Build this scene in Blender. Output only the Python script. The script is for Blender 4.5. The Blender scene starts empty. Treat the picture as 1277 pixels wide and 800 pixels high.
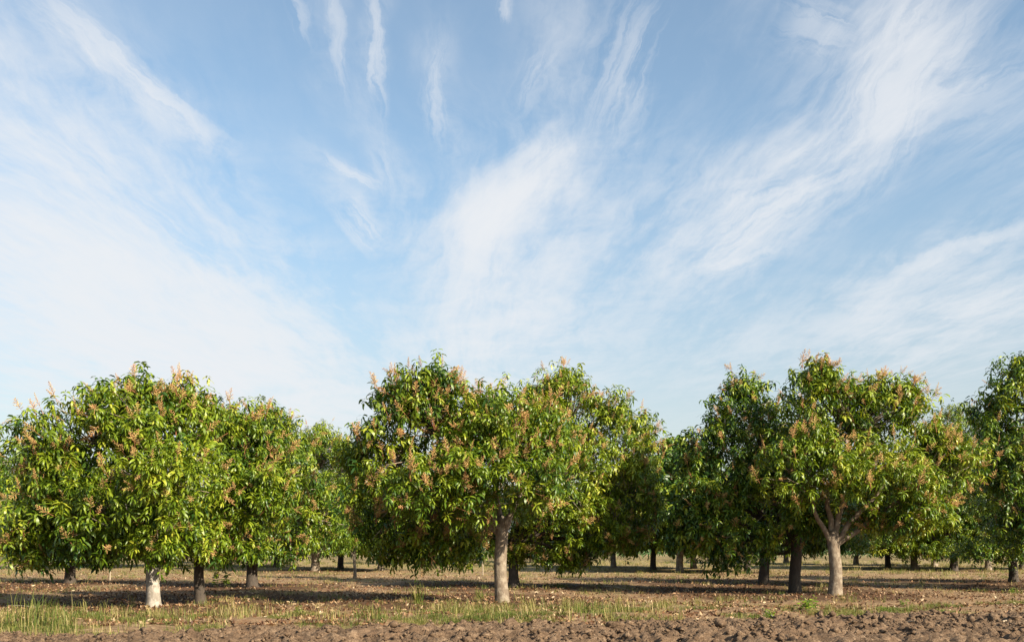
import bpy, math, random
import numpy as np
from mathutils import Vector
S = bpy.context.scene
COL = S.collection
rng = np.random.default_rng(7)
random.seed(7)

# ---------------------------------------------------------------- camera
F = 1241.0; CX = 638.5; HZ = 680.0; EYE = 1.2      # focal length in photo pixels, horizon row, eye height
cam = bpy.data.cameras.new('camera'); camo = bpy.data.objects.new('camera', cam); COL.objects.link(camo)
cam.lens = 36 * F / 1277; cam.sensor_width = 36
cam.shift_y = (HZ - 400) / 1277
cam.clip_end = 6000; cam.clip_start = 0.1
camo.location = (0, 0, EYE); camo.rotation_euler = (math.radians(90), 0, 0)
S.camera = camo
S.render.resolution_x = 1024; S.render.resolution_y = 641
S.view_settings.view_transform = 'Standard'; S.view_settings.look = 'None'
S.view_settings.gamma = 1; S.view_settings.exposure = 1.26

# ---------------------------------------------------------------- node helper
class N:
    """tiny expression builder for shader math"""
    def __init__(s, tree): s.t = tree; s.n = tree.nodes; s.l = tree.links
    def node(s, typ, **kw):
        n = s.n.new(typ)
        for k, v in kw.items(): setattr(n, k, v)
        return n
    def put(s, sock, v):
        if hasattr(v, 'is_output'): s.l.new(v, sock)
        elif isinstance(v, (tuple, list)) and len(v) == 3 and sock.type == 'RGBA': sock.default_value = (*v, 1)
        else: sock.default_value = v
    def m(s, op, *a, clamp=False):
        n = s.n.new('ShaderNodeMath'); n.operation = op; n.use_clamp = clamp
        for i, v in enumerate(a): s.put(n.inputs[i], v)
        return n.outputs[0]
    def add(s, a, b): return s.m('ADD', a, b)
    def sub(s, a, b): return s.m('SUBTRACT', a, b)
    def mul(s, a, b): return s.m('MULTIPLY', a, b)
    def comb(s, x, y, z=0.0):
        n = s.n.new('ShaderNodeCombineXYZ')
        for i, v in enumerate((x, y, z)): s.put(n.inputs[i], v)
        return n.outputs[0]
    def noise(s, vec, scale, detail=5, rough=.55, dist=0.0):
        n = s.n.new('ShaderNodeTexNoise'); s.put(n.inputs['Vector'], vec)
        n.inputs['Scale'].default_value = scale; n.inputs['Detail'].default_value = detail
        n.inputs['Roughness'].default_value = rough; n.inputs['Distortion'].default_value = dist
        return n.outputs['Fac']
    def ss(s, v, lo, hi, a=0.0, b=1.0):
        n = s.n.new('ShaderNodeMapRange'); n.interpolation_type = 'SMOOTHSTEP'
        s.put(n.inputs['Value'], v)
        for k, x in zip(('From Min', 'From Max', 'To Min', 'To Max'), (lo, hi, a, b)): s.put(n.inputs[k], x)
        return n.outputs[0]
    def mix(s, f, a, b):
        n = s.n.new('ShaderNodeMix'); n.data_type = 'RGBA'
        s.put(n.inputs[0], f); s.put(n.inputs[6], a); s.put(n.inputs[7], b)
        return n.outputs[2]

# ---------------------------------------------------------------- sky and sun
SKYM = (1.08, 1.12, 1.03); CLOUDC = (4.45, 4.55, 4.7)
SUN_EL = math.radians(30); SUN_AZ = math.radians(131)    # clockwise from +Y: behind the camera, to the right
sd = Vector((math.sin(SUN_AZ)*math.cos(SUN_EL), math.cos(SUN_AZ)*math.cos(SUN_EL), math.sin(SUN_EL)))
W = bpy.data.worlds.new('World'); S.world = W; W.use_nodes = True
W.node_tree.nodes.clear(); w = N(W.node_tree)
sky = w.node('ShaderNodeTexSky', sky_type='NISHITA'); sky.sun_disc = False
sky.sun_elevation = SUN_EL; sky.sun_rotation = SUN_AZ
sky.air_density = 1.0; sky.dust_density = 1.0; sky.ozone_density = 1.3
tc = w.node('ShaderNodeTexCoord'); sp = w.node('ShaderNodeSeparateXYZ'); w.l.new(tc.outputs['Generated'], sp.inputs[0])
X, Y, Z = sp.outputs
zc = w.m('MAXIMUM', Z, 0.05)
u = w.m('DIVIDE', X, zc); v = w.m('DIVIDE', Y, zc)       # where the ray meets a flat high cloud layer
az = w.m('ARCTAN2', X, Y); el = w.m('ARCSINE', Z)
# warp the layer a little so that the streaks bend
wn = w.noise(w.comb(w.mul(u, .55), w.mul(v, .30), 3.1), 1.0, 2)
wn2 = w.noise(w.comb(w.mul(u, 1.9), w.mul(v, .8), 8.1), 1.0, 3)
uw = w.add(u, w.add(w.mul(w.sub(wn, .5), .9), w.mul(w.sub(wn2, .5), .22)))
uw = w.add(uw, w.mul(v, .05))
wn3 = w.noise(w.comb(w.mul(u, 6.0), w.mul(v, 3.0), 4.4), 1.0, 4, .6)
uw2 = w.add(uw, w.mul(w.sub(wn3, .5), .16))
streak = w.noise(w.comb(w.mul(uw, 5.0), w.mul(v, .75), 1.7), 1.0, 9, .62)        # long fibres
fine = w.noise(w.comb(w.mul(uw2, 17.0), w.mul(v, 3.4), 5.7), 1.0, 8, .62)
tuft = w.noise(w.comb(w.mul(uw, 3.2), w.mul(v, 2.6), 9.7), 1.0, 8, .6, .4)       # puffier bits
broad = w.noise(w.comb(w.mul(uw, 1.3), w.mul(v, .5), 2.2), 1.0, 4, .5)
wob = w.noise(w.comb(az, el, 0), 6.0, 4, .55)
azw = w.add(az, w.mul(w.sub(wob, .5), .10)); elw = w.add(el, w.mul(w.sub(wn2, .5), .06))
def pix(px, py): 
    a = math.atan2(px - CX, F); return a, math.atan2((HZ - py)*math.cos(a), F)
def band(x0, y0, x1, y1, wid, amp, soft=.25):
    """soft cloud bank lying along a line between two directions"""
    a0, e0 = pix(x0, y0); a1, e1 = pix(x1, y1)
    L = math.hypot(a1 - a0, e1 - e0); dx, dy = (a1 - a0)/L, (e1 - e0)/L
    pa = w.sub(azw, (a0 + a1)/2); pe = w.sub(elw, (e0 + e1)/2)
    t = w.m('ABSOLUTE', w.add(w.mul(pa, dx), w.mul(pe, dy)))
    s = w.m('ABSOLUTE', w.sub(w.mul(pa, dy), w.mul(pe, dx)))
    wd = wid / F
    along = w.ss(t, L/2*(1 - soft), L/2*(1 + soft), 1, 0)
    return w.mul(w.mul(along, w.ss(s, wd*.1, wd*1.15, 1, 0)), amp)
bands = [  # x0,y0,x1,y1,half width,amplitude,softness — main cirrus banks
 (-300, -60, 440, 590, 215, .86, .5),
 (-240, 250, 480, 640, 230, .34, .6),
 (-60, -60, 420, 330, 120, .16, .6),
 (60, 10, 270, 180, 34, .34, .6),
 (730, 170, 550, 320, 60, .50, .6),
 (640, 200, 600, 600, 165, .60, .6),
 (800, 120, 640, 520, 170, .24, .6),
 (1200, -60, 990, 260, 92, .52, .6),
 (1050, 190, 790, 330, 90, .50, .6),
 (960, 200, 860, 420, 120, .22, .7),
 (720, -60, 740, 190, 110, .34, .6),
 (980, -20, 1340, 160, 120, .34, .7),
 (1060, 370, 1420, 210, 50, .30, .5),
 (1050, 440, 1430, 320, 90, .45, .6),
 (820, 450, 1200, 400, 90, .28, .6),
 (468, -60, 472, 140, 26, .40, .7),
 (400, -60, 430, 120, 34, .24, .7),
 (545, 30, 550, 190, 30, .26, .7),
 (395, 190, 500, 320, 34, .40, .7),
 (430, 250, 475, 330, 26, .30, .7),
 (465, 160, 510, 270, 28, .32, .7),
]
den = None
for b in bands:
    g = band(*b); den = g if den is None else w.add(den, g)
vis = w.m('ABSOLUTE', az)
out = w.mul(w.ss(vis, .50, .75, 0, 1), w.ss(broad, .42, .62, 0, .40))
out2 = w.mul(w.ss(el, .52, .70, 0, 1), w.ss(broad, .42, .62, 0, .35))
den = w.add(w.add(den, w.m('MAXIMUM', out, out2)), .05)
hair = w.noise(w.comb(w.mul(uw2, 36.0), w.mul(v, 6.5), 3.7), 1.0, 6, .6)
tex = w.add(w.add(w.mul(streak, 1.1), w.mul(fine, .62)), w.add(w.mul(tuft, .75), w.add(w.mul(broad, .45), w.mul(hair, .30))))   # mean about 1.6
tex = w.ss(tex, 1.30, 2.05, -.08, 1.75)
thick = w.ss(den, .35, 1.3, 0, .75)
def wisp(x0, y0, x1, y1, wid, amp, k=26.0, bend=0.0, lo=.47, hi=.68):
    """a feathered cirrus wisp whose fibres run along the line between two directions"""
    a0, e0 = pix(x0, y0); a1, e1 = pix(x1, y1)
    L = math.hypot(a1 - a0, e1 - e0); dx, dy = (a1 - a0)/L, (e1 - e0)/L
    pa = w.sub(w.add(az, w.mul(w.sub(wob2, .5), .05)), (a0 + a1)/2); pe = w.sub(w.add(el, w.mul(w.sub(wob3, .5), .05)), (e0 + e1)/2)
    t = w.add(w.mul(pa, dx), w.mul(pe, dy)); s_ = w.sub(w.mul(pa, dy), w.mul(pe, dx))
    if bend: s_ = w.add(s_, w.mul(w.mul(t, t), bend))
    n_ = w.noise(w.comb(w.mul(s_, k*1.35), w.mul(t, k*.13), x0*.37), 1.0, 5, .68, .45)
    mask = w.mul(w.ss(w.m('ABSOLUTE', t), L*.08, L*.58, 1, 0), w.ss(w.m('ABSOLUTE', s_), 0, wid/F*1.25, 1, 0))
    return w.mul(w.mul(mask, w.ss(w.add(n_, w.mul(mask, .12)), lo, hi)), amp*1.15)
wob2 = w.noise(w.comb(az, el, 4.0), 13.0, 6, .6); wob3 = w.noise(w.comb(az, el, 7.0), 11.0, 6, .6)
wsum = None
for q in [(1190, -40, 1030, 250, 62, 1.05), (1090, 170, 830, 320, 48, 1.0, 24, .9), (1010, 250, 830, 350, 34, .75, 34, .6), (1250, 20, 1050, 190, 50, .45), (1300, 80, 1090, 150, 40, .55, 30),
          (725, 165, 560, 310, 48, 1.05, 26, -.5), (640, 190, 560, 430, 70, .75, 22), (600, 330, 590, 500, 90, .6, 20), (820, -30, 735, 190, 50, .5, 40), (700, 50, 630, 150, 22, .35, 50),
          (468, -70, 474, 170, 13, .6, 66), (355, -60, 390, 80, 14, .4, 60), (405, -60, 432, 140, 14, .42, 60), (545, 20, 546, 200, 16, .5, 56), (395, 195, 480, 250, 18, .9, 46), (415, 245, 480, 310, 24, .85, 40), (466, 165, 490, 260, 20, .35, 50), (630, -20, 625, 40, 14, .6, 50),
          (100, 40, 300, 195, 24, .8, 44), (10, -30, 200, 110, 34, .6, 34), (-60, 60, 340, 400, 70, .6, 20), (1075, 365, 1330, 255, 16, .7, 40), (1150, 410, 1330, 345, 34, .75, 30), (960, 20, 1080, 60, 34, .5, 34), (1000, 300, 860, 345, 14, .6, 50)]:
    g = wisp(*q); wsum = g if wsum is None else w.add(wsum, g)
cloud = w.add(w.add(w.mul(wsum, .62), w.mul(w.mul(den, tex), .60)), w.mul(w.mul(den, thick), w.ss(w.add(w.mul(broad, .6), w.mul(streak, .4)), .38, .60, .45, 1.1)))
hazeb = w.ss(el, -.02, .36, .62, .04)
cl = w.mul(w.sub(1, w.m('EXPONENT', w.mul(w.m('MAXIMUM', cloud, 0), -1.45))), .97)
alpha = w.sub(1.0, w.mul(w.sub(1, cl), w.sub(1, hazeb)))
skym = w.node('ShaderNodeVectorMath', operation='MULTIPLY'); w.l.new(sky.outputs[0], skym.inputs[0]); skym.inputs[1].default_value = SKYM
dim = w.node('ShaderNodeVectorMath', operation='SCALE'); w.l.new(skym.outputs[0], dim.inputs[0]); w.l.new(w.ss(el, -.05, .40, .50, 1.0), dim.inputs['Scale'])
final = w.mix(alpha, dim.outputs[0], CLOUDC)
bg = w.node('ShaderNodeBackground'); bg.inputs['Strength'].default_value = 0.08
w.l.new(final, bg.inputs['Color'])
wo = w.node('ShaderNodeOutputWorld'); w.l.new(bg.outputs[0], wo.inputs['Surface'])

sun = bpy.data.lights.new('sun', 'SUN'); suno = bpy.data.objects.new('sun', sun); COL.objects.link(suno)
sun.energy = 5.0; sun.angle = math.radians(.53); sun.color = (1.0, .88, .68)
suno.rotation_euler = sd.to_track_quat('Z', 'Y').to_euler(); suno.location = (20, -20, 30)

# ---------------------------------------------------------------- numpy noise
def vnoise(x, y, sc, seed):
    r = np.random.default_rng(seed).random((257, 257)); r[-1] = r[0]; r[:, -1] = r[:, 0]
    a = np.mod(np.asarray(x, float)/sc + 1000, 256); b = np.mod(np.asarray(y, float)/sc + 1000, 256)
    i = a.astype(int); j = b.astype(int); fa = a - i; fb = b - j
    fa = fa*fa*(3 - 2*fa); fb = fb*fb*(3 - 2*fb)
    return (r[i, j]*(1-fa)*(1-fb) + r[i+1, j]*fa*(1-fb) + r[i, j+1]*(1-fa)*fb + r[i+1, j+1]*fa*fb)*2 - 1
def edge_y(x):      # far edge of the ploughed strip
    x = np.asarray(x, float); return 14.0 + .25*x + .22*vnoise(x, x*0, 1.3, 5) + .08*vnoise(x, x*0, .3, 6)
def ground_h(x, y):
    h = .035*vnoise(x, y, 2.3, 11) + .022*vnoise(x, y, .6, 12) + .012*vnoise(x, y, .22, 13)
    h = h + .05*np.exp(-((np.asarray(y) - edge_y(x) - 1.8)/1.6)**2)
    return h
def plough_h(x, y):
    n = 0
    for sc, a, sd_ in ((.9, .05, 21), (.42, .05, 22), (.2, .05, 23), (.11, .044, 24), (.06, .028, 25)):
        n = n + a*(1 - 2*np.abs(vnoise(x, y, sc, sd_))) if sc < .5 else n + a*vnoise(x, y, sc, sd_)
    t = edge_y(x) - y
    k = np.clip(t/.35, 0, 1)
    return .035*vnoise(x, y, 2.3, 11) + (n + .05)*k - .06*(1 - k)

def at(px, py):     # point of the ground seen at this place of the photograph
    d = F*EYE/(py - HZ); return (px - CX)*d/F, d

# ---------------------------------------------------------------- mesh helpers
def mesh_np(name, V, polys, mats, tint=None, smooth=False):
    """polys: list of int arrays (n,3)/(n,4)"""
    me = bpy.data.meshes.new(name)
    V = np.ascontiguousarray(V, dtype=np.float32)
    me.vertices.add(len(V)); me.vertices.foreach_set('co', V.ravel())
    loops = np.concatenate([p.ravel() for p in polys]).astype(np.int32)
    sizes = np.concatenate([np.full(len(p), p.shape[1]) for p in polys]).astype(np.int32)
    starts = np.concatenate([[0], np.cumsum(sizes)[:-1]]).astype(np.int32)
    me.loops.add(len(loops)); me.loops.foreach_set('vertex_index', loops)
    me.polygons.add(len(sizes)); me.polygons.foreach_set('loop_start', starts)
    if smooth: me.polygons.foreach_set('use_smooth', np.ones(len(sizes), bool))
    me.update(calc_edges=True)
    if tint is not None:
        at_ = me.attributes.new('tint', 'FLOAT', 'POINT'); at_.data.foreach_set('value', np.asarray(tint, dtype=np.float32))
    for m_ in (mats if isinstance(mats, (list, tuple)) else [mats]): me.materials.append(m_)
    return me
def link(name, me, parent=None, loc=(0, 0, 0), **props):
    o = bpy.data.objects.new(name, me); COL.objects.link(o); o.location = loc
    if parent: o.parent = parent
    for k, val in props.items(): o[k] = val
    return o
def tube(path, rad, sides=8, rough=0.0, seed=0):
    """tapered tube along a polyline; returns verts, quads (caps as end point)"""
    P = np.array(path, float); n = len(P); T = np.gradient(P, axis=0); T /= np.linalg.norm(T, axis=1)[:, None] + 1e-9
    ref = np.array([0.31, .95, .05]); A = np.cross(T, ref); A /= np.linalg.norm(A, axis=1)[:, None]; B = np.cross(T, A)
    th = np.linspace(0, 2*np.pi, sides, endpoint=False); r0 = np.random.default_rng(seed)
    R = np.asarray(rad, float)[:, None]*(1 + rough*(r0.random((n, sides)) - .5))
    V = P[:, None, :] + R[..., None]*(np.cos(th)[None, :, None]*A[:, None, :] + np.sin(th)[None, :, None]*B[:, None, :])
    V = V.reshape(-1, 3)
    i = np.arange(n-1)[:, None]*sides; j = np.arange(sides)[None, :]; k = (j + 1) % sides
    Q = np.stack([i+j, i+k, i+sides+k, i+sides+j], -1).reshape(-1, 4)
    V = np.vstack([V, P[-1] + T[-1]*R[-1].mean()]); tip = len(V) - 1
    e = (n-1)*sides; Tr = np.stack([e + j[0], e + k[0], np.full(sides, tip)], -1)
    return V, Q, Tr
def join(parts):
    Vs, Qs, Ts, o = [], [], [], 0
    for V, Q, T in parts:
        Vs.append(V); Qs.append(Q + o); Ts.append(T + o); o += len(V)
    return np.vstack(Vs), [np.vstack(Qs), np.vstack(Ts)]

# ---------------------------------------------------------------- materials
def mat(name):
    m_ = bpy.data.materials.new(name); m_.use_nodes = True; m_.node_tree.nodes.clear(); return m_, N(m_.node_tree)
def ramp(n, fac, cols):
    r = n.node('ShaderNodeValToRGB'); n.put(r.inputs[0], fac); cr = r.color_ramp
    while len(cr.elements) < len(cols): cr.elements.new(.5)
    for e, (p, c) in zip(cr.elements, cols): e.position = p; e.color = (*c, 1)
    return r.outputs[0]
def leafy(name, cols, transl=.35, rough=.42, spec=.45, trcol=(1.25, 1.25, .35), geo_noise=0.0):
    m_, n = mat(name)
    a = n.node('ShaderNodeAttribute', attribute_name='tint'); oi = n.node('ShaderNodeObjectInfo')
    t = a.outputs['Fac']
    g = n.node('ShaderNodeNewGeometry')
    big = n.noise(g.outputs['Position'], .55, 2)
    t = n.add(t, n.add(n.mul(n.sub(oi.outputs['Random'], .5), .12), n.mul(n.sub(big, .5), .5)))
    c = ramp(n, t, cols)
    p = n.node('ShaderNodeBsdfPrincipled'); n.l.new(c, p.inputs['Base Color'])
    p.inputs['Roughness'].default_value = rough; p.inputs['Specular IOR Level'].default_value = spec
    tr = n.node('ShaderNodeBsdfTranslucent')
    mc = n.node('ShaderNodeVectorMath', operation='MULTIPLY'); n.l.new(c, mc.inputs[0]); mc.inputs[1].default_value = trcol
    n.l.new(mc.outputs[0], tr.inputs['Color'])
    mx = n.node('ShaderNodeMixShader'); mx.inputs[0].default_value = transl
    n.l.new(p.outputs[0], mx.inputs[1]); n.l.new(tr.outputs[0], mx.inputs[2])
    o = n.node('ShaderNodeOutputMaterial'); n.l.new(mx.outputs[0], o.inputs['Surface'])
    return m_
M_LEAF = leafy('mango_leaf', [(0, (.022, .062, .010)), (.26, (.040, .090, .008)), (.50, (.114, .174, .009)), (.78, (.205, .265, .016)), (1, (.34, .35, .035))], .25)
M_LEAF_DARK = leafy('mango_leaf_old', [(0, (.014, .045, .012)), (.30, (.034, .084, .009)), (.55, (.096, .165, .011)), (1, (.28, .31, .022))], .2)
M_LEAF_YOUNG = leafy('mango_leaf_young', [(0, (.05, .12, .012)), (.4, (.12, .22, .018)), (1, (.28, .33, .035))], .42)
M_FLOWER = leafy('mango_flower', [(0, (.38, .16, .08)), (.35, (.54, .30, .13)), (.75, (.61, .42, .17)), (1, (.52, .46, .14))], .2, .7, .2, (1, .9, .7))
M_GRASS = leafy('grass_blade', [(0, (.07, .11, .02)), (.45, (.16, .18, .04)), (.75, (.30, .25, .09)), (1, (.44, .34, .17))], .3, .55, .3, (1.1, 1.1, .6))
M_GREENGRASS = leafy('green_grass_blade', [(0, (.05, .085, .012)), (.5, (.125, .165, .028)), (1, (.34, .28, .11))], .3, .5, .35, (1.1, 1.1, .5))
M_LITTER = leafy('fallen_leaf', [(0, (.06, .028, .016)), (.40, (.16, .08, .038)), (.70, (.27, .165, .088)), (.9, (.36, .26, .155)), (1, (.46, .37, .25))], .12, .6, .25, (1, .8, .5))
M_CROP = leafy('crop_leaf', [(0, (.05, .12, .04)), (.5, (.10, .20, .07)), (1, (.22, .30, .13))], .3, .5, .4, (1, 1.1, .6))

def bark(name, lo, hi, patch=None):
    m_, n = mat(name); g = n.node('ShaderNodeNewGeometry'); tcn = n.node('ShaderNodeTexCoord')
    mp = n.node('ShaderNodeMapping'); mp.inputs['Scale'].default_value = (1, 1, .28); n.l.new(tcn.outputs['Object'], mp.inputs[0])
    a = n.noise(mp.outputs[0], 26, 8, .7); b = n.noise(tcn.outputs['Object'], 4.5, 4)
    c = ramp(n, n.add(n.mul(a, .7), n.mul(b, .35)), [(.33, lo), (.66, hi)])
    if patch:
        c = n.mix(n.ss(n.noise(tcn.outputs['Object'], 7, 5, .65), .46, .60), c, patch)
    p = n.node('ShaderNodeBsdfPrincipled'); n.l.new(c, p.inputs['Base Color']); p.inputs['Roughness'].default_value = .85
    bu = n.node('ShaderNodeBump'); bu.inputs['Strength'].default_value = .9; bu.inputs['Distance'].default_value = .02
    n.l.new(a, bu.inputs['Height']); n.l.new(bu.outputs[0], p.inputs['Normal'])
    o = n.node('ShaderNodeOutputMaterial'); n.l.new(p.outputs[0], o.inputs['Surface']); return m_
M_BARK = bark('grey_brown_bark', (.10, .075, .055), (.27, .21, .155), (.32, .27, .21))
M_BARK_PALE = bark('pale_grey_bark', (.15, .125, .10), (.30, .265, .225), (.36, .325, .28))
M_BARK_TAN = bark('tan_bark', (.085, .062, .043), (.20, .15, .105), (.24, .195, .145))
M_BARK_SHADED = bark('shaded_bark', (.022, .017, .013), (.075, .056, .042))  # trunks under the canopy: their shade is put into the bark colour
M_STAKE = bark('weathered_stake', (.20, .15, .10), (.40, .33, .24))

def soil(name, plough):
    m_, n = mat(name); g = n.node('ShaderNodeNewGeometry'); P = g.outputs['Position']
    a = n.noise(P, 1.1, 5, .6); b = n.noise(P, 9, 8, .7); c3 = n.noise(P, 42, 6, .7)
    if plough:
        c = ramp(n, n.add(n.mul(b, .5), n.mul(c3, .5)), [(.32, (.040, .025, .016)), (.5, (.12, .078, .049)), (.66, (.27, .19, .125))])
        c = n.mix(n.ss(a, .5, .7, 0, .3), c, (.15, .092, .056))
    else:
        c = ramp(n, n.add(n.mul(b, .55), n.mul(c3, .45)), [(.34, (.06, .036, .021)), (.5, (.20, .128, .072)), (.64, (.40, .29, .18))])
        s = n.node('ShaderNodeSeparateXYZ'); n.l.new(P, s.inputs[0])
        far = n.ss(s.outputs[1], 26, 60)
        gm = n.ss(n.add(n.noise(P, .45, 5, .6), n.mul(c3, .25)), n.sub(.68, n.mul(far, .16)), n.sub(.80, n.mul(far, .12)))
        c = n.mix(n.mul(gm, .45), c, n.mix(b, (.15, .16, .045), (.34, .30, .12)))
        c = n.mix(n.ss(n.noise(P, .9, 4), .52, .64, 0, .45), c, (.20, .10, .055))
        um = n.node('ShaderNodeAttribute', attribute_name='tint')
        c = n.mix(n.ss(n.add(um.outputs['Fac'], n.mul(n.sub(n.noise(P, 2.2, 5, .65), .5), .9)), .22, .66, 0, .85), c, n.mix(c3, (.028, .015, .009), (.10, .052, .028)))  # dark litter under the crowns, also painted to widen the tree shadows
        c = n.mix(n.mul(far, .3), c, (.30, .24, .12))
    p = n.node('ShaderNodeBsdfPrincipled'); n.l.new(c, p.inputs['Base Color']); p.inputs['Roughness'].default_value = .95
    p.inputs['Specular IOR Level'].default_value = .15
    bu = n.node('ShaderNodeBump'); bu.inputs['Strength'].default_value = .9; bu.inputs['Distance'].default_value = .03
    n.l.new(n.add(b, n.mul(c3, .5)), bu.inputs['Height']); n.l.new(bu.outputs[0], p.inputs['Normal'])
    o = n.node('ShaderNodeOutputMaterial'); n.l.new(p.outputs[0], o.inputs['Surface']); return m_
M_SOIL = soil('orchard_soil', False); M_PLOUGH = soil('tilled_soil', True)

# ---------------------------------------------------------------- ground
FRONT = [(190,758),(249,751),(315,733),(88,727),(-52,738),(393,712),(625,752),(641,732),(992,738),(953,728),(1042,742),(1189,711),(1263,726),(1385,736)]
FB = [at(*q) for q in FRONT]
def under(x, y):  # mask beneath the crowns for fallen leaves and painted shade
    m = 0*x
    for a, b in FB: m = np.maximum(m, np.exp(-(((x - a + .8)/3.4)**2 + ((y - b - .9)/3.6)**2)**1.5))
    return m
def grid(name, xs, ys, hf, m_):
    Xg, Yg = np.meshgrid(xs, ys); Z_ = hf(Xg, Yg); V = np.stack([Xg, Yg, Z_], -1).reshape(-1, 3)
    nx = len(xs); i = np.arange(len(ys)-1)[:, None]*nx + np.arange(nx-1)[None, :]
    Q = np.stack([i, i+1, i+nx+1, i+nx], -1).reshape(-1, 4)
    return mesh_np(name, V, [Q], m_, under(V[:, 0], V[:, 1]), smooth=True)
xs = np.concatenate([[-3000, -900, -300, -100, -60, -35], np.arange(-24, -11, .3), np.arange(-11, 15, .09), np.arange(15, 32, .3), [40, 60, 100, 300, 900, 3000]])
ys = np.concatenate([[-3000, -500, -60, -10, 0, 5], np.arange(8, 26, .09), np.arange(26, 50, .22), np.arange(50, 110, 1.5), [130, 180, 300, 600, 1500, 4500]])
def gh(x, y): return ground_h(x, y)
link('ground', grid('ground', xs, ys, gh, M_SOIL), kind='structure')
# ploughed strip: its own sheet whose far edge sinks under the orchard floor
s_ = np.arange(-11, 13, .042); t_ = np.concatenate([np.arange(0, 5.6, .042), np.arange(5.6, 9, .12)])
Sg, Tg = np.meshgrid(s_, t_); Yg = 14.5 + .25*Sg - Tg
Zg = plough_h(Sg, Yg) + .012
V = np.stack([Sg, Yg, Zg], -1).reshape(-1, 3); nx = len(s_)
i = np.arange(len(t_)-1)[:, None]*nx + np.arange(nx-1)[None, :]
Q = np.stack([i, i+nx, i+nx+1, i+1], -1).reshape(-1, 4)
link('ploughed_soil', mesh_np('ploughed_soil', V, [Q], M_PLOUGH, smooth=False), kind='structure')

# ---------------------------------------------------------------- leaves
def leaf_blade(r, L, W_, az_, el_, droop, fold=.35, start=(0, 0, 0)):
    """one drooping, folded leaf: 8 vertices, 8 triangles"""
    pts = []; p = np.array(start, float); e = el_
    hs = np.array([math.cos(az_), math.sin(az_), 0])
    segs = (.34, .38, .28)
    side = np.array([-math.sin(az_), math.cos(az_), 0])
    roll = r.uniform(-.7, .7)
    out = [p.copy()]; dirs = []
    for k in segs:
        d = hs*math.cos(e) + np.array([0, 0, math.sin(e)]); dirs.append(d)
        p = p + d*L*k; out.append(p.copy()); e -= droop*k
    V = [out[0]]
    for q, wd in ((1, W_*.5), (2, W_*.42)):
        d = dirs[q-1]; nrm = np.cross(d, side); sv = side*math.cos(roll) + nrm*math.sin(roll); nn = np.cross(sv, d)
        V += [out[q] + sv*wd + nn*wd*fold, out[q], out[q] - sv*wd + nn*wd*fold]
    V.append(out[3]); V = np.array(V)
    T = np.array([[0, 2, 1], [0, 3, 2], [1, 2, 5], [1, 5, 4], [2, 3, 6], [2, 6, 5], [4, 5, 7], [5, 6, 7]])
    return V, T
def cluster(seed, n=14, L=.18, W_=.034, droopy=1.0):
    r = random.Random(seed); Vs, Ts, ti, o = [], [], [], 0
    base = r.uniform(-.12, .12)
    for k in range(n):
        t = k/n; az_ = k*2.4 + r.uniform(-.4, .4)
        el_ = math.radians(22 - 60*(1-t) + r.uniform(-20, 20)); dr = math.radians(r.uniform(60, 120))*droopy
        V, T = leaf_blade(r, L*r.uniform(.72, 1.2), W_*r.uniform(.85, 1.2), az_, el_, dr, start=(0, 0, .12*(t-.5)))
        Vs.append(V); Ts.append(T + o); o += 8
        ti += [min(1, max(-1, r.gauss(0, .09) + base + (.12 if t > .7 else 0)))]*8
    return np.vstack(Vs), np.vstack(Ts), np.array([x for x in ti])
def light_cluster(seed, n=8, L=.19, W_=.043):
    r = random.Random(seed); Vs, Ts, ti, o = [], [], [], 0; base = r.uniform(-.12, .12)
    for k in range(n):
        t = k/n; V, T = leaf_blade(r, L*r.uniform(.72, 1.2), W_*r.uniform(.85, 1.2), k*2.4 + r.uniform(-.4, .4), math.radians(22 - 60*(1-t) + r.uniform(-20, 20)), math.radians(r.uniform(60, 120)), fold=0, start=(0, 0, .12*(t-.5)))
        V = V[[0, 1, 3, 4, 6, 7]]; T = np.array([[0, 1, 2], [1, 3, 4], [1, 4, 2], [3, 5, 4]])
        Vs.append(V); Ts.append(T + o); o += 6; ti += [min(1, max(-1, r.gauss(0, .09) + base + (.12 if t > .7 else 0)))]*6
    return np.vstack(Vs), np.vstack(Ts), np.array(ti)
CLV = [cluster(s) for s in range(10)]
CLV_LIGHT = [light_cluster(s) for s in range(10)]
CLV_FAR = [cluster(s+50, n=8, L=.30, W_=.085) for s in range(5)]
def rotz(a): c, s = np.cos(a), np.sin(a); return np.array([[c, -s, 0], [s, c, 0], [0, 0, 1]])
def tilt(d, amt):
    """rotation leaning the z axis towards direction d (xy) by amt radians"""
    a = math.atan2(d[1], d[0]); c, s = math.cos(amt), math.sin(amt)
    Ry = np.array([[c, 0, s], [0, 1, 0], [-s, 0, c]]); return rotz(a) @ Ry @ rotz(-a)
def scatter(variants, P, dirs, sc, tints, seed, lean=.5):
    """join transformed copies of the variants in one mesh"""
    r = np.random.default_rng(seed); Vs, Ts, Ti, o = [], [], [], 0
    for k in range(len(P)):
        V, T, t = variants[r.integers(len(variants))]
        R = tilt(dirs[k], lean*min(1, np.hypot(dirs[k][0], dirs[k][1]))) @ rotz(r.uniform(0, 6.28))
        Vs.append((V*sc[k]) @ R.T + P[k]); Ts.append(T + o); Ti.append(t + tints[k]); o += len(V)
    return np.vstack(Vs), np.vstack(Ts), np.concatenate(Ti)

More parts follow.
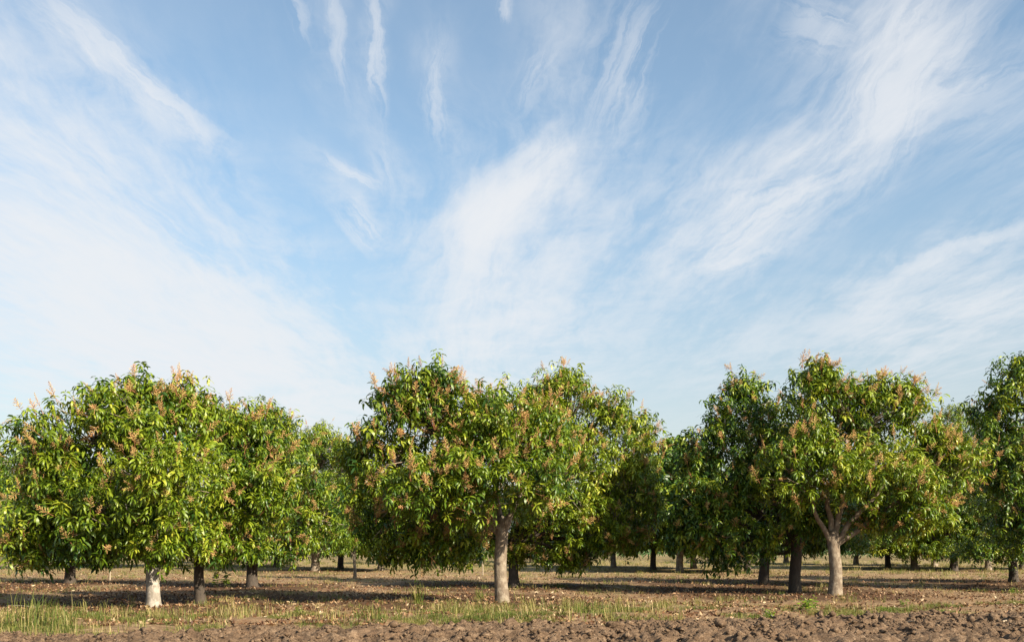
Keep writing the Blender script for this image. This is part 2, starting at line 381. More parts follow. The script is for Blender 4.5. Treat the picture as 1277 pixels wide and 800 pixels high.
def panicle(seed):
    r = random.Random(seed); parts = []; ti = []
    L = r.uniform(.26, .40)*(1.15 if seed % 2 else 1); bend = r.uniform(-.25, .25)
    ax = lambda t: np.array([bend*L*t*t, 0, L*t])
    V, Q, T = tube([(0, 0, -.16), ax(.3), ax(1)], [.006, .004, .002], 3); parts.append((V, Q, T)); ti += [0.0]*len(V)
    n = 22
    for k in range(n):
        t = .18 + .80*k/n; a = k*2.4; l = (.125*(1-t) + .022)*r.uniform(.7, 1.25)*(.55 if seed % 2 else 1); p0 = ax(t)
        d = np.array([math.cos(a), math.sin(a), .55 + r.uniform(-.2, .3)]); d /= np.linalg.norm(d)
        w_ = .0065
        V, Q, T = tube([p0, p0 + d*l*.55, p0 + d*l + np.array([0, 0, .006])], [.003, w_*r.uniform(.7, 1.3), .005], 3)
        parts.append((V, Q, T)); ti += [r.uniform(.15, .95)]*len(V)
    V, P = join(parts); return V, P, np.array(ti)
PAN = [panicle(s) for s in range(6)]
PAN_ME = [mesh_np('flower_panicle', V, P, M_FLOWER, t) for V, P, t in PAN]
CL_ME = {}
def cl_mesh(matl):
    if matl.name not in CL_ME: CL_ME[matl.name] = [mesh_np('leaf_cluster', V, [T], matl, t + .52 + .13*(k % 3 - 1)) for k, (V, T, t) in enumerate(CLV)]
    return CL_ME[matl.name]

# ---------------------------------------------------------------- trees
def bez(p0, p1, p2, n=7):
    t = np.linspace(0, 1, n)[:, None]; return (1-t)**2*p0 + 2*t*(1-t)*p1 + t*t*p2
def crown_points(blobs, dens, r, nfront):
    """branchlets on the bumpy surface of the lobes, each with a handful of leaf clusters round it"""
    P, D, Bt, Tn = [], [], [], []
    n0 = len(blobs)
    for b in list(blobs[:nfront]):
        for _ in range(5):
            d = r.normal(size=3); d /= np.linalg.norm(d)
            if d[2] < -.5: d[2] *= -1
            if r.random() < .5: d[1] = -abs(d[1])
            rs = r.uniform(.28, .48)*min(1, b[1].min()/.7)
            blobs.append((b[0] + d*(b[1] - .05 - rs*.20), np.array([rs, rs, rs*1.1])))
    C_ = np.array([b[0] for b in blobs]); R_ = np.array([b[1] for b in blobs])
    for bi in range(len(blobs)):
        c, R = C_[bi], R_[bi]; area = 4*np.pi*((R[0]*R[1])**1.6 + (R[0]*R[2])**1.6 + (R[1]*R[2])**1.6)**(1/1.6)/3**(1/1.6)
        nb = max(4, int(area*dens*(1.75 if bi < nfront else 0.8 if bi < n0 else 2.2)))
        ph = r.uniform(0, 6.28, 6)
        for k in range(nb):
            d = r.normal(size=3); d /= np.linalg.norm(d)
            if d[2] < -.92: continue
            bump = 1 + .09*math.sin(5*d[0]+ph[0])*math.sin(5*d[2]+ph[1]) + .06*math.sin(9*d[0]+ph[2])*math.sin(9*d[2]+ph[3])
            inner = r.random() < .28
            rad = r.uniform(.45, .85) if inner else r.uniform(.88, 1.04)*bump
            p = c + d*R*rad
            q = np.linalg.norm((p - C_)/R_, axis=1); q[bi] = 9; q[n0:] += .3
            if q.min() < .72 and r.random() < .85: continue
            Bt.append((bi, p)); tn = r.normal(.49, .18)
            m = r.integers(6, 9)
            for _ in range(m):
                off = r.normal(size=3)*np.array([.19, .19, .17]); off -= d*abs(off @ d)*.35
                P.append(p + off); dd = d + r.normal(size=3)*.35; D.append(dd); Tn.append(tn + r.normal(0, .06) - (.16 if inner else 0))  # inner clusters darker: older leaves, with crown shade put into the tint
            if r.random() < .20 and d[2] > .35 and not inner:      # a shoot standing out of the top
                for h in r.uniform(.10, .40, 3): P.append(p + np.array([0, 0, h]) + r.normal(size=3)*.05); D.append(d*.2); Tn.append(tn)
    return np.array(P), np.array(D), Bt, np.array(Tn)

def build_tree(name, base, blobs, fork_z, trunk_r, label, barkm=M_BARK, leafm=M_LEAF, dens=2.1, pans=60, indiv=300,
               seed=1, group=None, lean=(0, 0), limbs=None, far=False, scale=1.0, tshift=0.0, back=1.3):
    """blobs: (centre xyz, radii xyz) in metres relative to the base"""
    r = np.random.default_rng(seed)
    bx, by = base; bz = float(ground_h(bx, by))
    t = bpy.data.objects.new(name, None); COL.objects.link(t); t.location = (bx, by, bz)
    t.empty_display_size = .3
    t['label'] = label; t['category'] = 'tree'
    if group: t['group'] = group
    nb0 = len(blobs); cy0 = np.mean([b[0][1] for b in blobs]); wd_ = max(b[0][0] for b in blobs) - min(b[0][0] for b in blobs)
    if back:
        cz = np.mean([b[0][2] for b in blobs]); cx_ = np.mean([b[0][0] for b in blobs])
        for b in [q for q in blobs[::2] if q[1].min() > .6]:
            blobs.append((np.array([cx_ + (b[0][0]-cx_)*.75, cy0 + back, b[0][2]*.92]), b[1]*.95))
    P, D, Bt, Tn = crown_points(blobs, dens, r, nb0)
    keep = P[:, 2] > .45; P, D, Tn = P[keep], D[keep], Tn[keep] + tshift
    # trunk
    n = 9; zz = np.linspace(-.12, fork_z + .10, n); f = (zz/fork_z).clip(0, 1)
    path = np.stack([lean[0]*f**1.2 + .02*np.sin(zz*4 + seed), lean[1]*f + .015*np.cos(zz*5 + seed), zz], 1)
    rad = trunk_r*(1.0 - .14*f + .28*np.exp(-np.clip(zz, 0, 9)/.12) + .12*np.exp(-((zz - fork_z)/.15)**2))
    V, Q, T = tube(path, rad, 14, .05, seed)
    tr = link('trunk', mesh_np('trunk', V, [Q, T], barkm, smooth=True), t)
    top = path[-2]
    # limbs towards the lobes
    cents = limbs if limbs is not None else [b[0] for b in blobs[:nb0]]
    ends = []
    lseed = seed*31
    for k, c in enumerate(cents):
        c = np.array(c, float); h = top + np.array([(c[0]-top[0])*.55, (c[1]-top[1])*.55, max(.20, (c[2]-top[2])*.45)])
        pa = bez(top - np.array([0, 0, .10]), h, c, 8); pa[2:-1] += r.normal(size=(5, 3))*.03
        L = np.linalg.norm(c - top)
        r0 = trunk_r*(.54 if len(cents) < 5 else .50)*min(1.1, .6 + .2*L)
        V, Q, T = tube(pa, np.linspace(r0, r0*.30, 8), 8, .08, lseed + k)
        link('limb', mesh_np('limb', V, [Q, T], barkm, smooth=True), tr)
        ends.append(pa)
    # twigs from the nearest limb to the branchlets
    allp = np.vstack([e[3:] for e in ends]); tw = []
    step = 3 if far else 1
    for bi, p in Bt[::step]:
        q = allp[np.argmin(np.linalg.norm(allp - p, axis=1))]
        mid = (p + q)/2 + r.normal(size=3)*.06 - np.array([0, 0, .08])
        tw.append(tube(bez(q, mid, p, 3), [.020, .012, .006], 3))
    V, PP = join(tw); link('twigs', mesh_np('twigs', V, PP, M_BARK), tr, kind='stuff')
    # leaf clusters: those on the outside facing the camera are single parts
    cen = np.mean([b[0] for b in blobs], axis=0)
    sc = r.uniform(.66, 1.18, len(P))*scale
    if indiv:
        C_ = np.array([b[0] for b in blobs]); R_ = np.array([b[1] for b in blobs])
        q = np.min(np.linalg.norm((P[:, None, :] - C_)/R_, axis=2), axis=1)
        score = -(P[:, 1] - cen[1]) + 1.3*(q > .85) + r.uniform(0, .8, len(P))
        order = np.argsort(-score); one = order[:indiv]; rest = order[indiv:]
        mes = cl_mesh(leafm)
        for k in one:
            o = bpy.data.objects.new('leaf_cluster', mes[r.integers(len(mes))]); COL.objects.link(o); o.parent = t
            o.location = P[k]; am = .5*min(1, np.hypot(D[k][0], D[k][1])); a = math.atan2(D[k][1], D[k][0])
            o.rotation_euler = (math.cos(a + math.pi/2)*am, math.sin(a + math.pi/2)*am, r.uniform(0, 6.28)); o.scale = (sc[k],)*3
    else: rest = np.arange(len(P))
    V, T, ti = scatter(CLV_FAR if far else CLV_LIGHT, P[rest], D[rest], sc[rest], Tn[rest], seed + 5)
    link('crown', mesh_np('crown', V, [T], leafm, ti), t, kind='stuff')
    # flower panicles
    Bt = [q for q in Bt if (q[1] - blobs[q[0]][0])[1] < .3*np.linalg.norm(q[1] - blobs[q[0]][0])]
    for _ in range(int(pans*2.5)):
        bi, p = Bt[r.integers(len(Bt))]; c = blobs[bi][0]
        d = (p - c)/np.linalg.norm(p - c); top_ = r.random() < .30
        p = p + d*r.uniform(.10, .24)
        if p[2] < .6: continue
        dv = Vector(d*r.uniform(.5, 1.0) + np.array([0, 0, 1.6 if top_ else r.uniform(-.2, .9)]) + r.normal(size=3)*.2)
        o = bpy.data.objects.new('flower_panicle', PAN_ME[r.integers(6)]); COL.objects.link(o); o.parent = t
        o.location = p; o.rotation_euler = dv.to_track_quat('Z', 'Y').to_euler(); s = r.uniform(.5, 1.0); o.scale = (s, s, s)
    return t

def px_blobs(d, bx, bz0, lst):
    out = []
    for b in lst:
        px, py, rx, ry = b[:4]; off = b[4] if len(b) > 4 else 0
        dd = d + off
        c = np.array([(px - CX)*dd/F - bx, off, EYE + (HZ - py)*dd/F - bz0]); R = np.array([rx*dd/F, 0, ry*dd/F - .07]); c[2] -= .16
        R[1] = max(R[0], .8*R[2]) if len(b) < 6 else b[5]
        k = .15        # leaves reach past the branchlets
        out.append((c, np.maximum(R - k, .22)))
    return out
def tree_px(name, px, py, lst, fork_y, tw_px, label, **kw):
    bx, d = at(px, py); bz0 = float(ground_h(bx, d))
    bl = px_blobs(d, bx, bz0, lst)
    limbs = kw.pop('limbs_px', None)
    if limbs: limbs = [((q[0]-CX)*(d+q[2])/F - bx, q[2], EYE + (HZ - q[1])*(d+q[2])/F - bz0) for q in limbs]
    return build_tree(name, (bx, d), bl, EYE + (HZ - fork_y)*d/F - bz0, tw_px*d/F/2, label, limbs=limbs, **kw)

G1 = 'mango trees standing in the orchard rows'
tree_px('mango_tree', 190, 758, [(120,545,72,72,.2),(185,515,62,55,-.2),(80,590,60,72,.3),(205,590,70,80,-.8),(235,540,45,60,0),(140,630,72,62,-.2),(60,545,38,52,.4),(180,480,24,22,0),(235,492,20,28,.2),(50,640,52,45,.3),(110,668,52,24,.2),(60,672,44,20,.4),(225,655,44,34,-.3),(175,655,40,30,-.5),(198,668,30,22,-.9)],
        688, 17, 'broad mango tree on a pale whitish trunk, nearest of the orchard at left', barkm=M_BARK_PALE, seed=1, pans=110, group=G1, lean=(.02, 0))
tree_px('mango_tree', 249, 751, [(290,545,50,52,.3),(270,640,66,50,.2),(300,600,60,60,-.2),(345,585,36,50,.5),(265,672,60,20,0)],
        690, 13, 'mango tree with dark slim trunk close to the right of the pale trunk', barkm=M_BARK_SHADED, seed=2, pans=70, group=G1)
tree_px('mango_tree', 315, 733, [(325,560,56,62,0),(318,635,70,58,0),(370,600,42,62,0),(280,530,36,36,.4),(340,520,28,22,-.3),(395,640,40,45,.2),(325,680,60,18,0),(300,665,50,28,-.3)],
        692, 14, 'mango tree with short dark trunk, third trunk from the left end of the front rows', barkm=M_BARK_SHADED, seed=3, pans=90, group=G1)
tree_px('mango_tree', 88, 727, [(50,600,60,60,0),(110,640,62,50,0),(60,660,55,38,0),(100,685,60,20,0)],
        690, 13, 'shaded mango tree behind the pale trunk tree, its dark trunk low at far left', barkm=M_BARK_SHADED, leafm=M_LEAF_DARK, dens=1.7, seed=4, pans=15, indiv=150, group=G1)
tree_px('mango_tree', -52, 738, [(-30,570,58,72,0),(-80,630,60,60,0),(-5,650,38,50,0),(-60,560,60,50,0)],
        680, 15, 'mango tree cut by the left edge of the view with only its outer leaves showing', barkm=M_BARK_SHADED, leafm=M_LEAF, dens=1.7, seed=5, pans=25, indiv=200, group=G1)
tree_px('mango_tree', 393, 712, [(395,580,52,60,0),(380,640,50,48,0),(428,595,42,56,-.6),(440,650,40,40,0),(350,580,40,50,0),(390,670,60,26,0)],
        688, 11, 'far mango tree rising in the gap left of the central tree, brown trunk', barkm=M_BARK_TAN, leafm=M_LEAF, tshift=.12, seed=6, pans=60, indiv=150, group=G1)
tree_px('young_mango_tree', 442, 722, [(440,625,26,40,0),(450,660,26,28,0),(428,665,22,22,0)],
        690, 4, 'thin young mango tree with light foliage in the gap left of centre', barkm=M_BARK_TAN, leafm=M_LEAF_YOUNG, seed=7, pans=10, indiv=60, dens=1.6)
tree_px('mango_tree', 625, 752, [(500,545,58,78,.2),(465,590,38,70,.5),(545,520,56,72,0),(608,528,56,66,-.4),(590,560,50,60,-.5),(545,602,64,52,-.8),(650,590,56,50,-.9),(620,505,46,40,0),(495,650,50,46,.5),(672,550,44,56,-.2),(550,480,24,24,.1),(445,560,24,32,.4),(600,590,52,44,-1.2),(545,660,50,36,.9),(500,680,44,26,.7),(570,670,40,26,.9)],
        654, 17, 'big central mango tree with forked tan trunk and many flower spikes', barkm=M_BARK_TAN, seed=8, pans=230, group=G1, lean=(.0, 0),
        limbs_px=[(592,590,-.3),(655,590,-.4),(545,545,.1),(612,540,.3),(672,560,.4),(505,560,.4)])
tree_px('mango_tree', 641, 732, [(712,515,50,62,0),(765,560,54,74,0),(700,590,72,74,-1.1),(785,615,40,60,-.6),(640,640,62,52,.2),(720,655,78,42,0),(750,510,34,32,.2),(800,560,26,46,.2),(712,700,13,24,-.6),(735,610,50,50,.3),(670,490,26,26,.2),(600,665,60,32,.6),(560,685,40,20,.7),(690,680,60,22,.4),(770,670,40,24,.2)],
        668, 13, 'tall mango tree just behind the central one, dark trunk and flowering right-hand crown', barkm=M_BARK_SHADED, seed=9, pans=230, group=G1, tshift=.12)
tree_px('mango_tree', 992, 738, [(900,585,52,66,0),(928,530,48,62,.2),(880,630,42,52,0),(930,650,62,56,-.2),(985,560,46,66,.4),(925,480,20,24,.2),(900,680,30,34,-.2),(960,620,50,50,-.5),(860,570,22,36,.3),(860,660,28,30,0),(900,660,44,30,-.3),(1000,640,40,34,-.3)],
        668, 15, 'deep green mango tree with drooping left side and thick dark trunk', barkm=M_BARK_SHADED, leafm=M_LEAF_DARK, seed=10, pans=80, group=G1)
tree_px('mango_tree', 953, 728, [(950,610,60,56,0),(1020,640,56,46,0),(980,560,50,50,.3),(950,665,60,22,.2),(1040,670,50,18,.3)],
        686, 13, 'mango tree with dark V shaped branches behind the drooping deep green tree', barkm=M_BARK_SHADED, leafm=M_LEAF_DARK, dens=1.7, seed=11, pans=20, indiv=120, group=G1)
tree_px('mango_tree', 1042, 742, [(1020,505,46,58,.1),(998,585,56,50,-.6),(1100,530,50,62,0),(1095,590,72,48,-.6),(1155,575,46,56,0),(1055,560,56,54,.5),(1185,565,38,46,.2),(1132,490,24,26,0),(1020,462,20,18,.1),(1140,625,44,30,-.2),(1085,480,24,22,.2),(1110,640,52,26,.3)],
        670, 16, 'mango tree with open forked grey-tan trunk and exposed limbs at right', barkm=M_BARK_TAN, seed=12, pans=210, group=G1, lean=(-.04, 0),
        limbs_px=[(1000,600,-.4),(1022,560,.2),(1062,540,.1),(1110,590,-.4),(1150,600,0)], tshift=.03)
tree_px('mango_tree', 1189, 711, [(1195,560,54,62,0),(1160,600,44,50,-.5),(1180,640,62,50,0),(1225,600,40,50,0),(1130,630,50,50,0),(1170,680,60,16,0),(1110,672,44,18,0)],
        690, 10, 'far mango tree seen under the right canopy with a slim dark trunk', barkm=M_BARK_SHADED, leafm=M_LEAF, seed=13, pans=50, indiv=120, group=G1)
tree_px('mango_tree', 1263, 726, [(1240,590,50,60,0),(1280,640,70,50,0),(1300,570,60,60,0),(1250,680,60,16,0)],
        688, 11, 'mango tree whose dark trunk stands near the right edge of the view', barkm=M_BARK_SHADED, leafm=M_LEAF_DARK, dens=1.7, seed=14, pans=20, indiv=120, group=G1)
tree_px('mango_tree', 1385, 736, [(1268,488,46,54,.2),(1240,520,26,40,.1),(1262,455,26,22,.1),(1240,585,26,46,-.3),(1310,560,80,80,0),(1262,600,36,62,-.2),(1400,520,90,90,0),(1420,620,90,60,0),(1310,640,60,48,0),(1340,470,60,40,.4)],
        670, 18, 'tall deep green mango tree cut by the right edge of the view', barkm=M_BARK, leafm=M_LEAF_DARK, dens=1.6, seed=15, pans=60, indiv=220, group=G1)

# farther trees: three prototypes, the rest are copies
def generic_blobs(seed, R=2.5, H=5.0):
    r = np.random.default_rng(seed); out = []
    for k in range(8):
        a = k*2.4; rr = R*(.52 if k < 6 else .1)
        z = [1.9, 2.3, 1.9, 2.4, 2.0, 2.2, 3.2, 2.6][k] + r.uniform(-.2, .3)
        out.append((np.array([rr*math.cos(a), rr*math.sin(a), z]), np.array([1.15, 1.15, 1.05])*r.uniform(.9, 1.15)))
    return out
far_spots = [   # px, base py, bark, label
 (815, 711, 'small far mango tree in the gap just right of the central trees'),
 (848, 713, 'far mango tree in the gap right of centre with thick short dark trunk'),
 (765, 707, 'bright far mango tree low behind the right side of the central crown'),
 (932, 714, 'far mango tree with a light leaning trunk behind the deep green crown'),
 (980, 702, 'far mango tree with thin light trunk between the two dark trunks at right'),
 (1068, 704, 'far mango tree with slim trunk just right of the forked pale trunk'),
 (1107, 708, 'far mango tree with very thin trunk in the open space under the right canopy'),
 (1140, 710, 'far mango tree left of the slim dark trunk under the right canopy'),
 (1232, 710, 'far mango tree between the two right-hand dark trunks'),
 (425, 709, 'far mango tree behind the thin young tree, stubby light trunk'),
 (475, 711, 'far mango tree hidden behind the left flank of the central crown'),
 (560, 703, 'far mango tree low behind the left half of the central crown'),
 (215, 706, 'far mango tree behind the pale trunk, between it and the slim dark trunk'),
 (20, 709, 'far mango tree at the left edge behind the shaded crowns'),
 (290, 702, 'far mango tree seen low between the two dark trunks at left'),
 (865, 709, 'far mango tree behind the drooping left side of the deep green crown'),
 (1275, 709, 'far mango tree at the right edge, behind the last dark trunk'),
 (1165, 705, 'far mango tree low in the dark gap behind the slim trunk at right'),
 (345, 706, 'far mango tree low behind the right side of the short dark trunk'),
 (140, 708, 'far mango tree behind the small stake at left'),
 (690, 701, 'far mango tree low behind the right side of the central trunks'),
]
protos = []
fm = [M_LEAF, M_LEAF_DARK, M_LEAF_YOUNG]
def copy_tree(o, parent=None):
    c = o.copy(); COL.objects.link(c)
    if parent: c.parent = parent
    for ch in list(o.children): copy_tree(ch, c)
    return c
for k, (px, py, lab) in enumerate(far_spots):
    x, d = at(px, py); grp = 'mango trees in the far rows of the orchard'
    if k < 3:
        o = build_tree('mango_tree', (x, d), generic_blobs(60 + k), 1.05, .13, lab, barkm=(M_BARK_SHADED, M_BARK, M_BARK_TAN)[k], leafm=fm[k], back=0, dens=1.7, pans=12, indiv=0,
                       seed=60 + k, group=grp, far=True, scale=1.0)
        protos.append(o)
    else:
        o = copy_tree(protos[(0, 2, 1)[k % 3]])
        o.location = (x, d, float(ground_h(x, d))); o['label'] = lab
    o.rotation_euler = (0, 0, k*1.3)
    s = 1.12 + .22*((k*37) % 10)/10; o.scale = (s, s, s)

# ---------------------------------------------------------------- grass
def tuft(seed, n, h, spread, wd, curl=1.0):
    r = random.Random(seed); Vs, Ts, ti, o = [], [], [], 0
    for k in range(n):
        a = r.uniform(0, 6.28); l = h*r.uniform(.5, 1.15); ln = r.uniform(.2, 1.5)*curl
        p0 = np.array([r.gauss(0, spread), r.gauss(0, spread), -.01]); dh = np.array([math.cos(a), math.sin(a), 0]); sv = np.array([-dh[1], dh[0], 0])*wd*r.uniform(.6, 1.3)
        p1 = p0 + dh*l*ln*.22 + np.array([0, 0, l*.55]); p2 = p0 + dh*l*ln*.75 + np.array([0, 0, l*(1 - .42*min(ln, 1.5))])
        Vs.append(np.array([p0 - sv, p0 + sv, p1 - sv*.8, p1 + sv*.8, p2])); Ts.append(np.array([[0, 1, 3], [0, 3, 2], [2, 3, 4]]) + o); o += 5
        ti += [r.gauss(.5, .2)]*5
    return np.vstack(Vs), np.vstack(Ts), np.array(ti) - .5
def strew(name, variants, x, y, sc, tint, m_, seed, zoff=0.0, lean=.15, hf=ground_h, **props):
    P = np.stack([x, y, hf(x, y) + zoff], 1); r = np.random.default_rng(seed)
    V, T, ti = scatter(variants, P, r.normal(size=(len(P), 3))*.6, sc, tint, seed, lean)
    return link(name, mesh_np(name, V, [T], m_, ti), **props)
TUFT = [tuft(s, 15, .16, .06, .0036, 1.3) for s in range(6)]
TUFT_TALL = [tuft(s+20, 9, .36, .04, .004, .8) for s in range(4)]
r = np.random.default_rng(3)
# verge strip between the ploughed soil and the front row
n = 15000; x = r.uniform(-9, 14, n); t = r.beta(1.5, 1.6, n)*5.3 - .2; y = edge_y(x) + t
cl_ = vnoise(x, y, .9, 41)*.6 + vnoise(x, y, .35, 42)*.4
dens_side = np.where(x < 3.2, .12, -.28) + np.where((x > -5.6) & (x < -1.6), -.10, 0) + np.where(t > 3.0, -.3, 0) + np.where(t < .5, -.1, 0)
k = cl_*2.8 + dens_side - .36 > r.uniform(-.3, .7, n); x, y = x[k], y[k]
strew('grass', TUFT, x, y, r.uniform(.25, .9, len(x)), .48 + .25*vnoise(x, y, .7, 43) + r.normal(0, .15, len(x)), M_GREENGRASS, 3, kind='stuff')
n = 2600; x = r.uniform(-9, 14, n); y = edge_y(x) + r.uniform(.2, 5.2, n); k = vnoise(x, y, 1.1, 44) + np.where(x < 3, .1, -.3) > r.uniform(-.2, .9, n); x, y = x[k], y[k]
strew('dry_grass', TUFT_TALL, x, y, r.uniform(.5, 1.1, len(x)), .65 + r.normal(0, .18, len(x)), M_GRASS, 4, kind='stuff')
# orchard floor: sparse dry grass, thicker far away
n = 9000; y = 19 + 55*r.random(n)**1.3; x = (r.random(n) - .5)*(y*1.15) + .3; k = vnoise(x, y, 2.0, 45)*.5 + vnoise(x, y, .6, 46)*.4 + (y - 19)*.012 > r.uniform(-.1, .9, n); x, y = x[k], y[k]
strew('orchard_grass', TUFT, x, y, r.uniform(.5, 1.3, len(x))*(1 + (y - 19)*.015), .5 + .2*vnoise(x, y, 1.5, 47) + r.normal(0, .2, len(x)), M_GRASS, 5, kind='stuff')

# fallen leaves
def litter(seed):
    r_ = random.Random(seed); V, T = leaf_blade(r_, .15, .05, 0, .25, r_.uniform(.3, 1.5), fold=r_.uniform(.2, .9)); V = V - V.mean(0)
    V = V[[0, 1, 3, 4, 6, 7]]; T = np.array([[0, 1, 2], [1, 3, 4], [1, 4, 2], [3, 5, 4]])
    return V, T, np.zeros(6)
LIT = [litter(s) for s in range(8)]
n = 85000; y = 14.5 + 34*r.random(n)**1.8; x = (r.random(n) - .5)*(y*1.15) + .3; t = y - edge_y(x)
k = (t > -1.6*r.random(n)**2.5) & (.35*under(x, y) + vnoise(x, y, 1.4, 48)*.5 + vnoise(x, y, .4, 49)*.4 + .32 > r.uniform(-.1, 1.1, n)); x, y = x[k], y[k]
strew('leaf_litter', LIT, x, y, r.uniform(.25, .75, len(x)), r.uniform(0, 1, len(x))**1.5, M_LITTER, 6, zoff=.022, lean=1.3, kind='stuff')

# soil clods
def clod(seed, sub=1):
    import bmesh
    bm = bmesh.new(); bmesh.ops.create_icosphere(bm, subdivisions=sub, radius=1.0); rr = random.Random(seed)
    for v_ in bm.verts: v_.co *= rr.uniform(.5, 1.35); v_.co.z *= .72
    V = np.array([v_.co[:] for v_ in bm.verts]); T = np.array([[q.index for q in f.verts] for f in bm.faces]); bm.free()
    return V, T, np.zeros(len(V))
def crumb(seed):
    rr = random.Random(seed); V = np.array([(1,0,0),(-1,0,0),(0,1,0),(0,-1,0),(0,0,1),(0,0,-1)], float)*np.array([[rr.uniform(.6, 1.5)] for _ in range(6)]) + np.array([[rr.uniform(-.3, .3) for _ in range(3)] for _ in range(6)])
    T = np.array([(0,2,4),(2,1,4),(1,3,4),(3,0,4),(2,0,5),(1,2,5),(3,1,5),(0,3,5)]); return V*np.array([1, 1, .75]), T, np.zeros(6)
CRUMB = [crumb(s) for s in range(16)]
CLOD = [clod(s) for s in range(10)]
CLOD_BIG = [clod(s + 30, 2) for s in range(6)]
n = 36000; x = r.uniform(-8.5, 11, n); t = r.random(n)**.9*4.6 - .7; y = edge_y(x) - t
k = (y > 10.5) & (vnoise(x, y, .5, 71) + .6 > r.uniform(-.4, .9, n)); x, y = x[k], y[k]; sc = np.exp(r.normal(-4.15, .6, len(x))).clip(.006, .07)
phf = lambda a, b: np.maximum(plough_h(a, b) + .012, ground_h(a, b))
strew('soil_crumbs', CRUMB, x, y, sc, x*0, M_PLOUGH, 7, hf=phf, kind='stuff')
cme = [mesh_np('soil_clod', V, [T], M_PLOUGH) for V, T, t in CLOD_BIG]
for k in range(90):
    x1 = r.uniform(-7.5, 9.5); y1 = float(edge_y(x1)) - r.uniform(.2, 4.2)
    if y1 < 11.8 or abs(x1) > y1*.52: continue
    s = r.uniform(.045, .09)
    o = link('soil_clod', cme[k % 6], loc=(x1, y1, float(phf(x1, y1)) + s*.25)); o.scale = (s*r.uniform(.9, 1.6), s, s*r.uniform(.7, 1.1)); o.rotation_euler = (0, 0, r.uniform(0, 6))
    o['label'] = 'large rough brown clod of earth lying on the ploughed soil strip'; o['category'] = 'soil clod'; o['group'] = 'big clods on the ploughed strip'

# single plants, stakes and sticks
def plant(name, px, py, n, h, spread, wd, label, cat, m_=M_GREENGRASS, curl=1.0, seed=1, tshift=.5):
    x1, y1 = at(px, py); V, T, ti = tuft(seed, n, h, spread, wd, curl)
    o = link(name, mesh_np(name, V, [T], m_, ti + tshift), loc=(x1, y1, float(ground_h(x1, y1)))); o['label'] = label; o['category'] = cat
plant('grass_clump', 521, 755, 34, .60, .05, .010, 'tall spiky green grass clump standing alone left of the central trunk', 'grass clump', curl=.9, seed=3)
plant('grass_clump', 42, 784, 120, .62, .16, .005, 'large bushy clump of tall yellowish grass at the lower left', 'grass clump', M_GRASS, .9, 4, .35)
plant('grass_clump', 75, 786, 70, .48, .14, .005, 'lower yellow-green grass clump right beside the bushy one at lower left', 'grass clump', M_GRASS, 1, 5, .3)
plant('grass_clump', 598, 745, 40, .34, .08, .006, 'low green grass clump just left of the central trunk', 'grass clump', seed=6)
plant('grass_clump', 730, 768, 70, .30, .12, .006, 'dense fresh green grass clump on the verge right of the central trunk', 'grass clump', seed=7)
plant('grass_clump', 462, 776, 60, .28, .13, .006, 'green grass clump on the verge below the young tree', 'grass clump', seed=8)
plant('dry_weed', 163, 752, 14, .50, .04, .004, 'wispy dry weed stalks left of the pale trunk', 'weed', M_GRASS, .6, 9, .8)
plant('dry_weed', 290, 755, 14, .48, .05, .004, 'wispy dry weed stalks between the dark slim trunk and the short dark one', 'weed', M_GRASS, .6, 10, .8)
plant('dry_weed', 650, 752, 16, .46, .06, .005, 'upright yellow-green weed right at the foot of the central trunks', 'weed', M_GRASS, .6, 11, .5)
plant('dry_weed', 770, 758, 14, .40, .06, .004, 'thin dry weed on the verge right of the central trees', 'weed', M_GRASS, .6, 12, .7)
plant('dry_weed', 898, 752, 10, .36, .05, .004, 'thin upright weed in the shade left of the drooping deep green tree', 'weed', M_GRASS, .5, 13, .6)
def weed(px, py, n, h, label, seed, kind_m=M_LEAF_YOUNG):
    x1, y1 = at(px, py); rr = random.Random(seed); Vs, Ts, ti, o_ = [], [], [], 0
    t = bpy.data.objects.new('leafy_weed', None); COL.objects.link(t); t.location = (x1, y1, float(ground_h(x1, y1))); t['label'] = label; t['category'] = 'weed'
    st = []
    for k in range(n):
        a = rr.uniform(0, 6.28); b = np.array([rr.gauss(0, h*.35), rr.gauss(0, h*.35), 0]); hh = h*rr.uniform(.5, 1.1); tp = b + np.array([math.cos(a)*hh*.3, math.sin(a)*hh*.3, hh])
        st.append(tube([b, (b+tp)/2, tp], [.004, .003, .002], 4))
        for q in range(6):
            p = b + (tp - b)*(.3 + .7*q/5); V, T = leaf_blade(rr, h*.36*rr.uniform(.7, 1.2), h*.17, q*2.4 + a, .5, 1.2, start=p)
            Vs.append(V); Ts.append(T + o_); o_ += 8; ti += [rr.gauss(.5, .2)]*8
    V, PP = join(st); link('stem', mesh_np('stem', V, PP, M_GREENGRASS, np.full(len(V), .5)), t)
    link('leaves', mesh_np('leaves', np.vstack(Vs), [np.vstack(Ts)], kind_m, ti), t)
weed(1008, 765, 16, .24, 'bright green leafy weed on the verge before the forked grey-tan trunk', 1)
weed(960, 772, 9, .16, 'small green leafy weed left of the bright one near the ploughed soil', 2)
weed(1128, 757, 7, .14, 'small green leafy weed on the litter right of the forked grey-tan trunk', 3)
weed(1263, 740, 8, .16, 'small green leafy weed beneath the tall tree at the right edge', 4)
weed(275, 733, 9, .42, 'fresh green leafy sprout between the two dark trunks at left', 5)
weed(1098, 766, 7, .12, 'tiny green leafy weed at the border of litter and ploughed soil', 6)
weed(372, 764, 9, .14, 'small green leafy weed on the verge right of the short dark trunk', 7)
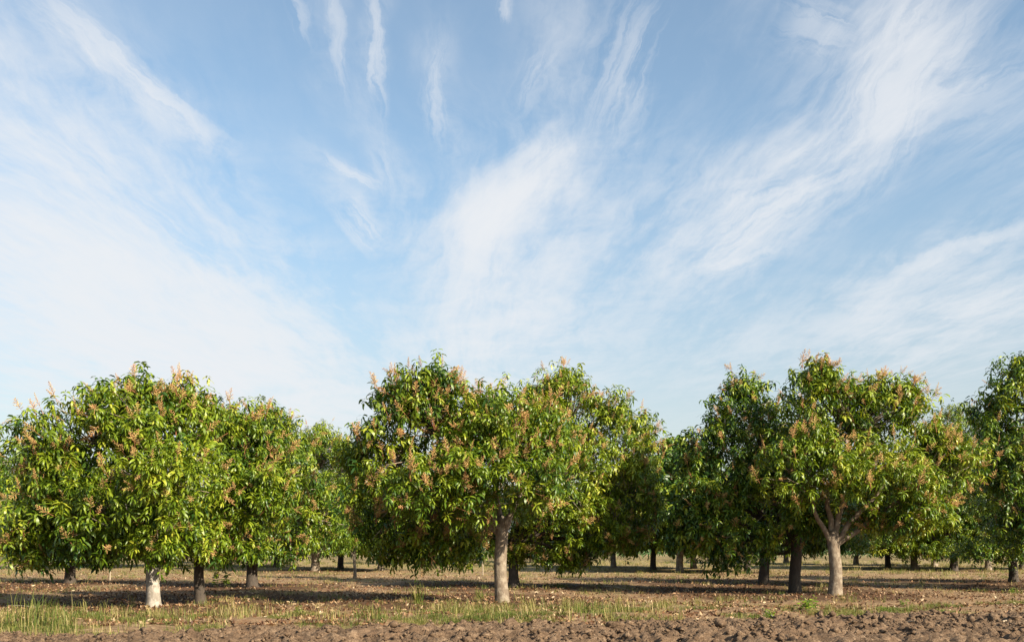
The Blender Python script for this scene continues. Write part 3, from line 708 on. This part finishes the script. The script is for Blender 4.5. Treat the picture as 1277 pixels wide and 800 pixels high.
def stick(name, ax, ay, bx, by, rad, label, cat, m_=M_STAKE, up=0.0):
    p = np.array([*at(ax, ay), 0.]); q = np.array([*at(bx, by), 0.]); pz = float(max(ground_h(*p[:2]), phf(*p[:2]))); qz = float(max(ground_h(*q[:2]), phf(*q[:2])))
    q = q - p; q[2] = qz - pz + up; mid = q*.5 + np.array([0, 0, .012])
    V, Q, T = tube(np.array([[0, 0, 0], mid, q]) + np.array([0, 0, .03]), [rad, rad*.9, rad*.6], 6, .15, 4)
    o = link(name, mesh_np(name, V, [Q, T], m_, smooth=True), loc=(p[0], p[1], pz)); o['label'] = label; o['category'] = cat
stick('dry_stick', 1250, 789, 1290, 781, .014, 'long pale dry stick on the ploughed soil at the lower right corner', 'stick')
stick('dry_stick', 1120, 786, 1140, 789, .010, 'short pale stick on the ploughed soil below the forked trunk tree', 'stick')
stick('dry_stick', 955, 768, 968, 776, .012, 'slanted straw coloured stick at the edge of the ploughed soil', 'stick')
stick('dry_stick', 8, 757, 50, 760, .014, 'long dry stick lying in the litter at far left', 'stick')
stick('dry_stick', 753, 733, 782, 736, .016, 'pale stick lying on the shaded ground right of the central trunks', 'stick')
def stake(px, py, top, rad, label):
    x1, y1 = at(px, py); h = (py - top)*y1/F
    V, Q, T = tube([(0, 0, -.1), (.004, 0, h*.5), (0, .01, h)], [rad, rad, rad*.9], 7, .06, 2)
    o = link('wooden_stake', mesh_np('wooden_stake', V, [Q, T], M_STAKE, smooth=True), loc=(x1, y1, float(ground_h(x1, y1)))); o['label'] = label; o['category'] = 'stake'
stake(137, 723, 706, .033, 'short pale wooden stake in the ground left of the pale trunk')
stake(602, 718, 700, .025, 'thin pale wooden stake left of the central trunk far back')

# crop field behind the orchard
def cornv(seed):
    r_ = random.Random(seed); Vs, Ts, ti, o = [], [], [], 0
    for k in range(9):
        V, T = leaf_blade(r_, r_.uniform(.7, 1.1), .09, k*2.6 + r_.uniform(-.3, .3), r_.uniform(.8, 1.3), 1.9, start=(0, 0, .15 + .17*k)); V = V[[0, 1, 3, 4, 6, 7]]; T = np.array([[0, 1, 2], [1, 3, 4], [1, 4, 2], [3, 5, 4]]); Vs.append(V); Ts.append(T + o); o += 6; ti += [r_.gauss(0, .15)]*6
    return np.vstack(Vs), np.vstack(Ts), np.array(ti)
n = 2600; y = r.uniform(78, 112, n); x = r.uniform(-68, 68, n); x = np.round(x/.8)*.8 + r.normal(0, .08, n)
strew('crop_field', [cornv(s) for s in range(4)], x, y, r.uniform(1.0, 1.4, n), .5 + r.normal(0, .12, n), M_CROP, 12, kind='stuff')
